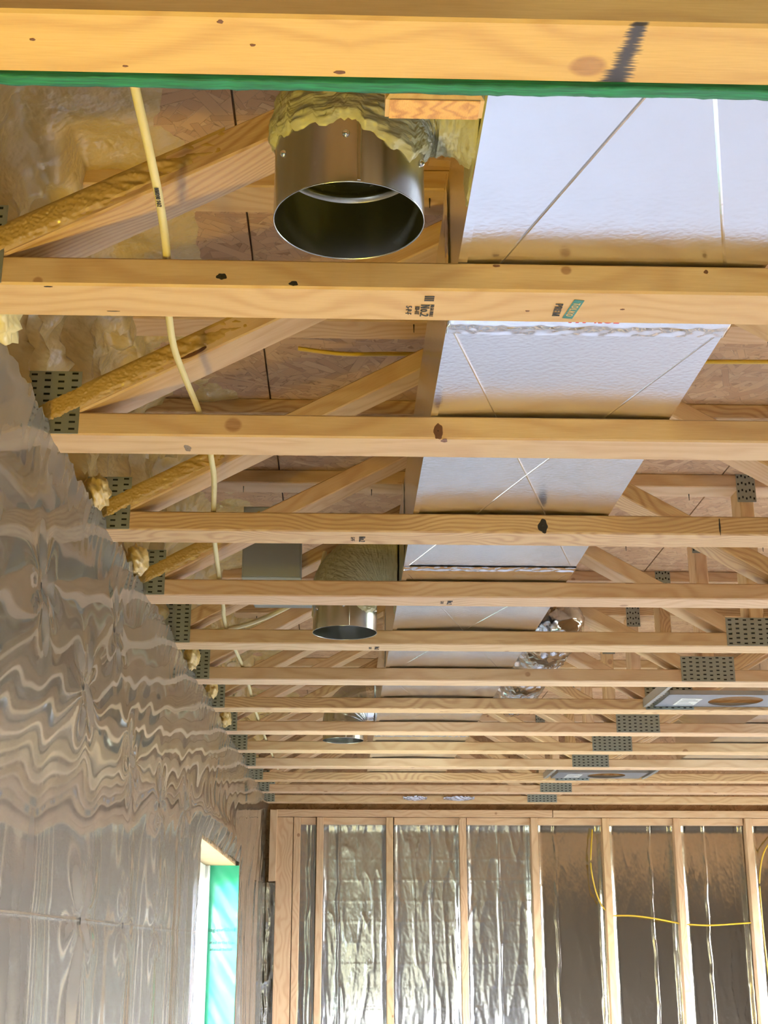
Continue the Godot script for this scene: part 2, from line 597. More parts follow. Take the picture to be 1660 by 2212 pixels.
func web_pts(x1: float, y1: float, x2: float, y2: float) -> PackedVector2Array:
	# centre line from chord to chord, ends cut level
	var d := (Vector2(x2, y2) - Vector2(x1, y1)).normalized()
	var e: float = TH / abs(d.y) * 0.5
	return PackedVector2Array([Vector2(x1 - e, y1), Vector2(x1 + e, y1), Vector2(x2 + e, y2), Vector2(x2 - e, y2)])

const ORD := ["first", "second", "third", "fourth", "fifth", "sixth", "seventh", "eighth", "ninth", "tenth", "eleventh", "twelfth", "thirteenth", "fourteenth"]

func trusses():
	var heel_plate := plate_mesh(0.085, 0.105, 4, 9)
	var splice_plate := plate_mesh(0.162, 0.076, 8, 6)
	var top_plate := plate_mesh(0.052, 0.082, 5, 4)
	var slot_shades := [slot_shade_mesh(0.085, 0.105, 4, 9), slot_shade_mesh(0.162, 0.076, 8, 6), slot_shade_mesh(0.052, 0.082, 5, 4)]
	var woods := [M.wood_a, M.wood_b, M.wood_c, M.wood_d]
	fn.seed = 300
	for k in NT:
		rng.seed = 1000 + k
		var lab: String = "flat-laid pine floor truss with diagonal webs, %s from the foil-lined end wall" % ORD[NT - 1 - k]
		if k == 0: lab = "golden pine floor truss with green-edged strip and black marker smear"
		if k == 1: lab = "pine floor truss printed with teal and black lumber stamps"
		var t := thing("floor_truss", lab, "floor truss", Vector3(0, Y0, zfar(k) + TW * 0.5), "open-web floor trusses")
		var h := TW * 0.5
		var xl: float = -0.485 + 0.0095 * (-zfar(k) - 1.67)
		xl = max(xl, -0.485)
		var tilt := rng.randf_range(-0.002, 0.002)
		var m1 = woods[(k * 3 + 1) % 4]
		if k == 0: m1 = M.wood_zero
		part("bottom_chord", prism_mesh(PackedVector2Array([Vector2(xl, 0), Vector2(6.49, tilt), Vector2(6.49, TH + tilt), Vector2(xl, TH)]), -h, h, 0.0028, Vector2(1, 0), Vector2(0.0, 0.0) if k == 0 else roff()), m1, t)
		part("top_chord", prism_mesh(rect(xl, YT - Y0, 6.49, YD - Y0), -h, h, 0.0028, Vector2(1, 0), roff()), woods[(k + 2) % 4], t)
		var lo := TH
		var hi := YT - Y0
		# diagonals: heel -> apex -> node -> apex -> ...
		var xs := [[-0.455, lo, 0.30, hi], [0.345, hi, 1.055, lo], [1.155, lo, 1.87, hi], [1.93, hi, 2.64, lo], [2.72, lo, 3.44, hi]]
		for q in xs.size():
			var pp := web_pts(xs[q][0], xs[q][1], xs[q][2], xs[q][3])
			part("web", prism_mesh(pp, -h + 0.0005, h - 0.0005, 0.0028, Vector2(xs[q][2] - xs[q][0], xs[q][3] - xs[q][1]), roff()), woods[(k + q * 2 + (1 if q == 0 else 0)) % 4], t)
		part("post", prism_mesh(rect(1.083, lo, 1.121, hi), -h + 0.0005, h - 0.0005, 0.0028, Vector2(0, 1), roff()), woods[(k + 3) % 4], t)
		var pl := []
		pl.append(part("heel_plate", heel_plate, M.plate_steel, t, Vector3(-0.415 - 0.085 + (0.0095 * (-zfar(k) - 2.0) if k > 2 else 0.0), 0.001, h + 0.0001)))
		pl.append(part("splice_plate", splice_plate, M.plate_steel, t, Vector3(1.016, 0.002, h + 0.0001)))
		pl.append(part("top_plate", top_plate, M.plate_steel, t, Vector3(1.076, hi - 0.042, h + 0.0001)))
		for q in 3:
			var to := part("slot_shades", slot_shades[q], M.slot_shade, pl[q])
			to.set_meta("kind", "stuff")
		# foam overspray on the heel end of the first web
		var x0: float = xs[0][0]
		var slope: float = (hi - lo) / 0.755
		var reach: float = [0.30, 0.30, 0.30, 0.24, 0.26, 0.06, 0.05, 0.05, 0.05, 0.05, 0.05, 0.05, 0.05, 0.05][k]
		if reach > 0.1:
			var ov := grid_mesh(int(reach * 520), 24, func(i, j):
				var n := int(reach * 520)
				var f := float(i) / n
				var x: float = x0 - 0.03 + (reach + 0.03) * f
				var yc: float = lo + slope * (x - x0)
				var g := float(j) / 24.0 - 0.5
				var y: float = yc + g * TH * 1.10 + 0.004
				var fade: float = smoothstep(1.0, 0.45, f + 0.25 * fn.get_noise_2d(x * 30.0, y * 60.0) + (0.25 if g < -0.3 else 0.0))
				var b: float = 0.5 + 0.5 * fn.get_noise_3d(x * 210.0, y * 240.0, k * 9.0)
				var zz: float = h - 0.0012 + fade * (0.0032 + 0.0032 * b) * (1.0 - pow(abs(g) * 1.95, 4.0))
				return Vector3(x, y, zz))
			part("foam_overspray", ov, M.overspray, t)
		# nail points through the top chord
		if k >= 2 and k <= 8:
			for q in 7:
				var xx := -0.3 + 0.406 * q + rng.randf_range(-0.06, 0.06)
				var c := CylinderMesh.new()
				c.top_radius = 0.0016
				c.bottom_radius = 0.0007
				c.height = 0.018
				c.radial_segments = 6
				part("nail", c, M.nail, t, Vector3(xx, hi - 0.009, rng.randf_range(-0.03, 0.03)))

# ------------------------------------------------------------------ main
func _ready():
	make_materials_first()
	setup_camera_and_light()
	structure()
	film_and_foam()
	end_wall()
	trusses()
	first_truss_details()
	ducts()
	takeoffs()
	light_frames()
	scraps()
	cables()
	work_bulb()

func make_materials_first():
	make_materials()
	make_zero_wood()

# texture of the nearest chord: knot and the black marker smear are on the wood itself
func make_zero_wood():
	var W := 2048
	var img := wood_image(57, W, 256, Color(0.85, 0.71, 0.47), Color(0.74, 0.58, 0.35), 5.0, [Vector3(0.108, 0.43, 0.05)])
	fn.seed = 58
	# marker: from the far edge (u .122) to the near edge (u .137); v runs .83..1, 0...17
	for a in range(-42, 43):
		var f := (a + 42) / 84.0
		var cx := int(W * lerp(0.1229, 0.1258, f))
		var wd: float = lerp(15.0, 8.0, f)
		for dx in range(-26, 27):
			var e: float = 1.0 - abs(dx) / wd
			var q: float = e * 1.6 + 0.9 * fn.get_noise_2d(dx * 0.03, a * 0.45) - (0.35 if f > 0.25 and f < 0.8 else 0.0) * (0.5 + fn.get_noise_2d(5.0, a * 0.8))
			if q <= 0.0: continue
			var px := (cx + dx + W) % W
			var py := a + 128
			img.set_pixel(px, py, img.get_pixel(px, py).lerp(Color(0.07, 0.045, 0.03), clamp(q, 0, 0.9)))
	M.wood_zero = wood_mat(img)

# ------------------------------------------------------------------ film, foam
func film_x(z: float) -> float:
	return -0.468 + 0.0098 * max(0.0, -z - 1.67)

const STAPLES := [Vector2(2.13, -2.42), Vector2(2.07, -2.95), Vector2(2.02, -3.42), Vector2(1.727, -2.50), Vector2(1.727, -2.98), Vector2(1.735, -3.45), Vector2(2.22, -2.05), Vector2(2.06, -3.95), Vector2(2.30, -2.70)]

func film_d(y: float, z: float) -> float:
	var d := 0.003 * cos(TAU * (z + 0.1) / 0.406) * smoothstep(2.15, 1.7, y)
	d += 0.0055 * fn.get_noise_2d(z * 1.3, y * 0.8)
	d += 0.0022 * fn.get_noise_2d(z * 5.0 + 40.0, y * 0.7) * smoothstep(2.25, 1.8, y)
	# slack folds that hang from the upper edge
	var s := z * 0.75 + y * 0.9
	d += 0.0022 * fn.get_noise_2d(s * 7.0, (y - z) * 0.9 + 9.0) * smoothstep(1.85, 2.05, y) * smoothstep(2.40, 2.2, y)
	d += 0.0014 * fn.get_noise_2d(z * 26.0, y * 4.0) * smoothstep(2.33, 2.43, y)
	d += 0.012 * pow(smoothstep(2.34, 2.46, y), 2.0)
	# level crease where the sheet was folded in the roll
	var q := (y - 1.728) / 0.0028
	d += 0.0022 * exp(-q * q) - 0.0035 * exp(-abs(y - 1.728) / 0.02)
	for p in STAPLES:
		var dy: float = y - p.x
		var dz: float = z - p.y
		var r2 := dy * dy + dz * dz * 0.5
		if r2 < 0.05:
			var a := atan2(dy, dz)
			d += (-0.006 * exp(-r2 / 0.0006)) + 0.0035 * sin(a * 5.0 + p.y * 9.0) * exp(-r2 / 0.009) * smoothstep(0.0, 0.002, r2)
	# bulge over the window head
	var b := Vector2((y - 2.09) / 0.06, (z + 5.0) / 0.7)
	d += 0.03 * exp(-b.dot(b))
	return d

func film_and_foam():
	fn.seed = 12
	fn.fractal_octaves = 1
	var zs := PackedFloat32Array()
	for i in 24: zs.append(2.55 - i * 3.75 / 24.0)
	for i in 431: zs.append(-1.2 - i * 6.38 / 430.0)
	var ys := PackedFloat32Array()
	for i in 10: ys.append(0.02 + i * 0.118)
	for i in 106:
		var yy := 1.2 + i * 1.25 / 105.0
		if abs(yy - 1.728) > 0.011: ys.append(yy)
	for q in [-0.009, -0.006, -0.004, -0.0025, -0.001, 0.0, 0.001, 0.0025, 0.004, 0.006, 0.009]: ys.append(1.728 + q)
	ys.sort()
	var nu := zs.size() - 1
	var nv := ys.size() - 1
	var f := func(i, j):
		var z := zs[i]
		var y := ys[j]
		if j > nv - 12:
			y += (0.010 * fn.get_noise_2d(z * 14.0, 3.0) + 0.006 * fn.get_noise_2d(z * 55.0, 8.0)) * (j - nv + 12) / 12.0
		return Vector3(film_x(z) + film_d(y, z), y, z)
	var keep := func(i, j):
		var z := zs[i]
		var y := ys[j]
		return not (z < -4.345 + 0.012 * fn.get_noise_2d(y * 9.0, 1.0) and z > -5.80 + 0.012 * fn.get_noise_2d(y * 9.0, 5.0) and y < 2.012 + 0.008 * fn.get_noise_2d(z * 20.0, 2.0) and y > 0.36)
	var film := part("vapour_barrier", grid_mesh(nu, nv, f, keep), M.film)
	for p in STAPLES:
		part("staple", box_mesh(Vector3(-0.0008, -0.006, -0.0008), Vector3(0.0012, 0.006, 0.0008)), M.nail, film, Vector3(film_x(p.y) + film_d(p.x, p.y), p.x, p.y))
	tag(film, "glossy grey translucent plastic sheet stapled over the wall with the window", "plastic sheet")

	# spray foam in the joint between wall and deck
	fn.seed = 33
	fn.fractal_octaves = 3
	var prof := Curve2D.new()
	for p in [Vector2(-0.495, 2.44), Vector2(-0.525, 2.50), Vector2(-0.56, 2.64), Vector2(-0.545, 2.80), Vector2(-0.50, 2.885), Vector2(-0.43, 2.910), Vector2(-0.34, 2.917), Vector2(-0.26, 2.926)]:
		prof.add_point(p)
	var PL := prof.get_baked_length()
	var np := 64
	var nz := 420
	var fo := func(i, j):
		var t := float(j) / np
		var p := prof.sample_baked(t * PL)
		var z: float = -0.9 - 6.7 * i / nz
		var lump: float = fn.get_noise_3d(p.x * 5.0, p.y * 4.0, z * 5.0)
		var ridge: float = 1.0 - abs(fn.get_noise_3d(p.x * 2.0 + 9.0, p.y * 1.2, z * 3.2))
		var fine: float = fn.get_noise_3d(p.x * 45.0, p.y * 45.0, z * 45.0)
		var a: float = (0.035 * lump + 0.05 * pow(ridge, 6.0) * (1.0 if t < 0.75 else 0.0)) * smoothstep(0.0, 0.12, t) * smoothstep(1.0, 0.7, t) + 0.0035 * fine * smoothstep(1.0, 0.9, t) + 0.006 * lump * smoothstep(0.6, 0.9, t)
		var nrm := Vector2(0.75, 0.1).lerp(Vector2(0.1, -1.0), smoothstep(0.35, 0.8, t)).normalized()
		var xx: float = film_x(z) + 0.468
		return Vector3(p.x + nrm.x * a + xx, p.y + nrm.y * a, z)
	var foam := part("spray_foam", grid_mesh(nz, np, fo), M.foam)
	tag(foam, "tan spray foam packed into the joint between film wall and subfloor", "spray foam", "", "stuff")
	# bulging lumps of foam at the upper edge of the film
	var lumps := [[Vector3(-0.463, 2.478, -1.61), 0.042], [Vector3(-0.45, 2.475, -2.34), 0.028], [Vector3(-0.445, 2.478, -2.80), 0.030], [Vector3(-0.43, 2.47, -3.78), 0.030], [Vector3(-0.42, 2.47, -4.28), 0.026], [Vector3(-0.42, 2.465, -4.82), 0.028]]
	for n in lumps.size():
		var L = lumps[n]
		var bl := grid_mesh(24, 18, func(i, j):
			var a: float = TAU * i / 24.0
			var b: float = PI * j / 18.0
			var v := Vector3(cos(a) * sin(b) * 0.75, cos(b), sin(a) * sin(b) * 1.5)
			return v * L[1] * (1.0 + 0.45 * fn.get_noise_3d(cos(a) * sin(b) * 1.7 + n * 5.0, cos(b) * 1.7, sin(a) * sin(b) * 1.7)))
		part("foam_lump", bl, M.foam_pale if n == 0 else M.foam, foam, L[0])

# ------------------------------------------------------------------ end wall
func end_wall():
	rng.seed = 50
	var zf := -7.56
	tag(part("wall_plate", box_mesh(Vector3(-0.36, 2.374, zf - 0.09), Vector3(1.17, 2.413, zf), 0.002, Vector2(1, 0), roff()), M.wood_b), "long pine top plate over the left studs of the end wall", "top plate")
	tag(part("wall_plate", box_mesh(Vector3(1.173, 2.374, zf - 0.09), Vector3(6.49, 2.412, zf), 0.002, Vector2(1, 0), roff()), M.wood_d), "pine top plate butted at a dark joint, running to the right wall", "top plate")
	var xs := [-0.242, -0.121, 0.273, 0.674, 1.066, 1.464, 1.863, 2.258, 2.655, 3.05, 3.45]
	var woods := [M.wood_b, M.wood_d, M.wood_a]
	for i in xs.size():
		var x: float = xs[i]
		var o := part("wall_stud", box_mesh(Vector3(-0.019, 0, -0.089), Vector3(0.019, 2.372, 0), 0.0025, Vector2(0, 1), roff()), woods[i % 3], null, Vector3(x, 0, zf))
		tag(o, "upright pine stud, %s from the film corner, foil insulation on its sides" % ORD[i], "stud", "studs of the end wall")
		o.rotation.z = rng.randf_range(-0.003, 0.003)
	var cb := part("corner_board", box_mesh(Vector3(-0.355, 0, zf - 0.09), Vector3(-0.264, 2.372, zf - 0.002), 0.0025, Vector2(0, 1), roff()), M.wood_b)
	tag(cb, "wide reddish pine board standing in the film corner of the end wall", "board")
	var cs := part("corner_block", box_mesh(Vector3(-0.392, 2.03, zf - 0.06), Vector3(-0.352, 2.41, zf + 0.016), 0.002, Vector2(0, 1), roff()), M.wood_d)
	tag(cs, "short pine block nailed high in the film corner", "block")
	# foil-faced insulation between the studs
	fn.fractal_octaves = 2
	var ed := [[-0.445, -0.356]]
	for i in xs.size() - 1: ed.append([xs[i] + 0.0195, xs[i + 1] - 0.0195])
	for n in ed.size():
		var x0: float = ed[n][0]
		var x1: float = ed[n][1]
		fn.seed = 500 + n
		var crumple: float = (0.36 if n <= 4 else 0.14) if n > 0 else 0.9
		var nx := int(clamp((x1 - x0) / 0.006, 10, 60))
		var ny := 190
		var g := grid_mesh(nx, ny, func(i, j):
			var x := lerpf(x0, x1, float(i) / nx)
			var y: float = 0.0
			if j < 40: y = 0.05 + 1.15 * j / 40.0
			else: y = 1.2 + (1.135 if n > 0 else 0.825) * (j - 40) / (ny - 40.0)
			var r1: float = 1.0 - abs(fn.get_noise_2d(x * 9.0, y * 1.6))
			var d := 0.007 * crumple * pow(r1, 5.0)
			d += 0.0022 * crumple * fn.get_noise_2d(x * 45.0, y * 9.0)
			d += 0.0012 * fn.get_noise_2d(x * 60.0, y * 60.0) * crumple
			for c in [2.15, 2.04, 1.93, 1.82, 1.71, 1.60, 1.49, 1.38]:
				var q: float = (y - c - 0.004 * fn.get_noise_2d(x * 6.0, c * 9.0)) / 0.004
				if n <= 4: d += 0.0007 * exp(-q * q)
			# single vertical crease
			var cr: float = (x - lerpf(x0, x1, 0.45 + 0.2 * sin(n * 2.3)) - 0.008 * fn.get_noise_2d(3.0, y * 4.0)) / 0.006
			d += 0.004 * exp(-cr * cr)
			var e: float = min(x - x0, x1 - x)
			d += 0.010 * pow(smoothstep(0.045, 0.0, e), 2.0)
			d += 0.004 * pow(smoothstep(2.28, 2.335, y), 2.0)
			return Vector3(x, y, zf - 0.062 + d))
		var lab := "crinkled foil insulation between the %s and %s stud from the film corner" % [ORD[max(n - 1, 0)], ORD[n]]
		if n == 0: lab = "narrow crinkled foil strip squeezed into the film corner"
		tag(part("foil_insulation", g, M.foil_soft if n <= 4 else M.foil_wall), lab, "foil insulation", "foil insulation bays of the end wall")
		if n >= 1:
			tag(part("plate_block", box_mesh(Vector3(x0, 2.334, zf - 0.09), Vector3(x1, 2.372, zf - 0.022), 0.002, Vector2(1, 0), roff()), M.wood_d), "pine nailer over the foil between the %s and %s stud from the film corner" % [ORD[n - 1], ORD[n]], "nailer", "nailers under the top plate")

# ------------------------------------------------------------------ first trusses
func text(s: String, size: float, m, parent, at: Vector3, basis: Basis) -> MeshInstance3D:
	var tm := TextMesh.new()
	var f := SystemFont.new()
	f.font_names = PackedStringArray(["Droid Sans"])
	f.font_weight = 700
	tm.font = f
	tm.text = s
	tm.font_size = 32
	tm.pixel_size = size / 23.0
	tm.depth = 0.0004
	tm.curve_step = 2.0
	var o := part("print", tm, m, parent, at)
	o.basis = basis
	return o

func first_truss_details():
	fn.seed = 71
	# strip of sheathing with a green painted edge on the far face of the nearest chord
	var zn := zfar(0) - 0.0005
	var n := 260
	var strip := grid_mesh(n, 7, func(i, j):
		var x: float = -0.41 + 2.1 * i / n
		var sag: float = 0.0012 * fn.get_noise_2d(x * 60.0, 1.0) + 0.003 * fn.get_noise_2d(x * 3.0, 2.0) + 0.002 * (max(0.0, fn.get_noise_2d(x * 25.0, 7.0) - 0.2))
		var th: float = 0.017 + 0.0015 * fn.get_noise_2d(x * 22.0, 5.0)
		var yb: float = Y0 - 0.002 + sag
		var pr := [Vector2(0.036, 0.0), Vector2(0.0, 0.0), Vector2(-0.001, 0.004), Vector2(0.0006 * fn.get_noise_2d(x * 90.0, 11.0), 0.008), Vector2(-0.001, 0.012), Vector2(0.0, 1.0), Vector2(0.036, 1.0), Vector2(0.036, 0.0)]
		var p: Vector2 = pr[j]
		var dz: float = th if p.y == 1.0 else p.y
		return Vector3(x, yb + p.x, zn - dz))
	tag(part("sheathing_strip", strip, M.green), "rough sheathing strip with bright green painted edge along the nearest golden truss", "strip")
	var bk := part("wood_block", box_mesh(Vector3(0.035, 2.436, -1.106), Vector3(0.128, 2.76, -1.0705), 0.004, Vector2(0, 1), roff()), M.wood_a)
	tag(bk, "upright scrap block with curved end grain showing, behind the green strip", "block")
	part("end_face", box_mesh(Vector3(0.039, 2.4348, -1.103), Vector3(0.124, 2.4362, -1.0735), 0.0004, Vector2(0, 1)), M.end_grain, bk)
	# lumber stamps on the underside of the second truss
	var t1: Node3D = get_node("floor_truss_001")
	var B := Basis(Vector3(0, 0, -1), Vector3(1, 0, 0), Vector3(0, -1, 0))
	var yb := -0.0006
	var sk := Basis(Vector3(-0.14, 0, -0.99), Vector3(0.99, 0, -0.14), Vector3(0, -1, 0))
	var bx := part("stamp_panel", box_mesh(Vector3(-0.0255, -0.006, 0), Vector3(0.0255, 0.007, 0.0003)), M.ink_teal, t1, Vector3(0.283, yb + 0.0002, -0.003))
	bx.basis = sk
	text("TOLKO", 0.0085, M.stamp_light, t1, Vector3(0.283, yb - 0.0003, -0.003), sk)
	text("PREM", 0.0095, M.ink, t1, Vector3(0.264, yb, -0.005), B)
	text("No.2", 0.011, M.ink, t1, Vector3(0.098, yb, -0.012), B)
	text("KD-HT", 0.0055, M.ink, t1, Vector3(0.0885, yb, -0.012), B)
	text("S-P-F", 0.0075, M.ink, t1, Vector3(0.078, yb, -0.012), B)
	text("NLGA RULE", 0.0045, M.ink, t1, Vector3(0.107, yb, -0.012), B)
	var em = begin()
	for s in [[-0.006, -0.003], [-0.001, 0.002], [0.004, 0.007]]:
		add_box(em, Vector3(s[0], -0.006, 0), Vector3(s[1], 0.006, 0.0003))
	var eo := part("stamp_emblem", em.commit(), M.ink, t1, Vector3(0.102, yb + 0.0002, 0.021))
	eo.basis = B
	# knots, stains, smears; dark discs paint the shade of nail holes and cracks: x, height (near face) or depth (underside), size, kind
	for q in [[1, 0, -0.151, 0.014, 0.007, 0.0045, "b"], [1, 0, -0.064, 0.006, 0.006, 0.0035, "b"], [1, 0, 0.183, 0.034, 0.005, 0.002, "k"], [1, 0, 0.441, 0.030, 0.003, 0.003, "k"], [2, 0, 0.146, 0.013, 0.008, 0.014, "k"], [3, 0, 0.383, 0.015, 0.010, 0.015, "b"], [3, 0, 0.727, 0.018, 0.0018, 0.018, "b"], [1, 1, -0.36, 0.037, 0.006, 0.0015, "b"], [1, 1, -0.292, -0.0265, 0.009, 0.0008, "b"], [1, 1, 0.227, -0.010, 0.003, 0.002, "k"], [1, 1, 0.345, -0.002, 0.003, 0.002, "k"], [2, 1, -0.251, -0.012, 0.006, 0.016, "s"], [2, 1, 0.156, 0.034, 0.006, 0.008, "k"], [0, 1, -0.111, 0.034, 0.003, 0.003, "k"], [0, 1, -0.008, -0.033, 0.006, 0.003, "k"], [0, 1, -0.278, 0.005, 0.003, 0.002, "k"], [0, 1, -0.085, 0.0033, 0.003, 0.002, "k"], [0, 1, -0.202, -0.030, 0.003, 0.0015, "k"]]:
		var tr: Node3D = get_node("floor_truss" if q[0] == 0 else "floor_truss_%03d" % q[0])
		var kind: String = q[6]
		fn.seed = int(q[2] * 1000.0) + 4000
		fn.fractal_octaves = 1
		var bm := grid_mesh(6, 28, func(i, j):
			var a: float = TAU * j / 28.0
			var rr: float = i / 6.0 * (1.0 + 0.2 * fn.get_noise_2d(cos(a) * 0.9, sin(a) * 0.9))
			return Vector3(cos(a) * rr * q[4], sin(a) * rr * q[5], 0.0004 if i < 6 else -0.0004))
		var bo := part("knot" if kind == "k" else ("stain" if kind == "s" else "bark_hole_mark"), bm, M.knot if kind == "k" else (M.stain if kind == "s" else M.dark), tr)
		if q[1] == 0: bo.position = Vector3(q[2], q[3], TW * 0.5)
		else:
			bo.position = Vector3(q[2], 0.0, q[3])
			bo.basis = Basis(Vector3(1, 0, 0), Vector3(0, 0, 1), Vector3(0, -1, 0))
	# bark streak on the heel web of the third truss
	var t2: Node3D = get_node("floor_truss_002")
	var bs := grid_mesh(6, 28, func(i, j):
		var a: float = TAU * j / 28.0
		var rr: float = i / 6.0
		var u: float = cos(a) * rr * 0.022
		var v: float = sin(a) * rr * 0.005
		return Vector3(u - v * 0.5, v + u * 0.54, 0.0004 if i < 6 else -0.0004))
	part("bark_hole_mark", bs, M.knot, t2, Vector3(-0.242, 0.142, TW * 0.5 - 0.0005))
	# faint stamps on further chords
	for q in [[3, -0.035], [4, 0.175], [5, 0.02]]:
		var t: Node3D = get_node("floor_truss_%03d" % q[0])
		text("No.2", 0.012, M.ink, t, Vector3(q[1] + 0.07, yb, -0.005), B)
		text("S-P-F", 0.008, M.ink, t, Vector3(q[1] + 0.052, yb, -0.005), B)

# ------------------------------------------------------------------ ducts
func duct_x0(z: float) -> float: return 0.138 - 0.0032 * (-z - 1.6)
func duct_x1(z: float) -> float: return 0.517 - 0.0045 * (-z - 1.6)

func duct_section(za: float, zb: float, cross: float) -> ArrayMesh:
	var y0 := 2.4805
	var y1 := 2.684
	var st = begin()
	var c := [Vector3(duct_x0(za), y0, za), Vector3(duct_x1(za), y0, za), Vector3(duct_x1(zb), y0, zb), Vector3(duct_x0(zb), y0, zb)]
	var faces := []
	faces.append([c[0], c[1], c[2], c[3], Vector3(0, -1, 0)])
	var up := Vector3(0, y1 - y0, 0)
	faces.append([c[0] + up, c[1] + up, c[2] + up, c[3] + up, Vector3(0, 1, 0)])
	faces.append([c[0], c[0] + up, c[3] + up, c[3], Vector3(-1, 0, 0)])
	faces.append([c[1], c[1] + up, c[2] + up, c[2], Vector3(1, 0, 0)])
	for f in faces:
		var ctr: Vector3 = (f[0] + f[1] + f[2] + f[3]) * 0.25 - f[4] * cross
		for i in 4:
			var a: Vector3 = f[i]
			var b: Vector3 = f[(i + 1) % 4]
			var n := (b - a).cross(ctr - a).normalized()
			if n.dot(f[4]) < 0: n = -n
			tri(st, a, b, ctr, n, Vector2(a.x, a.z), Vector2(b.x, b.z), Vector2(ctr.x, ctr.z))
	return st.commit()

func tape_ring(z: float, w: float, out: float, seed_: int) -> ArrayMesh:
	# crinkled band round the underside and both sides of the duct
	fn.seed = seed_
	var path := Curve2D.new()
	var x0 := duct_x0(z) - out
	var x1 := duct_x1(z) + out
	for p in [Vector2(x0, 2.69), Vector2(x0, 2.4805 - out), Vector2(x1, 2.4805 - out), Vector2(x1, 2.69)]: path.add_point(p)
	var L := path.get_baked_length()
	var n := 260
	return grid_mesh(n, 12, func(i, j):
		var p := path.sample_baked(L * i / n)
		var e: float = fn.get_noise_2d(L * i / n * 45.0, j * 0.35) * 0.0007 + 0.0016 * exp(-pow((j - 6) / 1.6, 2.0))
		var o := Vector2(0, -1)
		if p.x < x0 + 0.001: o = Vector2(-1, 0)
		if p.x > x1 - 0.001: o = Vector2(1, 0)
		p += o * e
		return Vector3(p.x, p.y, z + w * (j / 12.0 - 0.5) + 0.0012 * fn.get_noise_2d(L * i / n * 20.0, 50.0)))

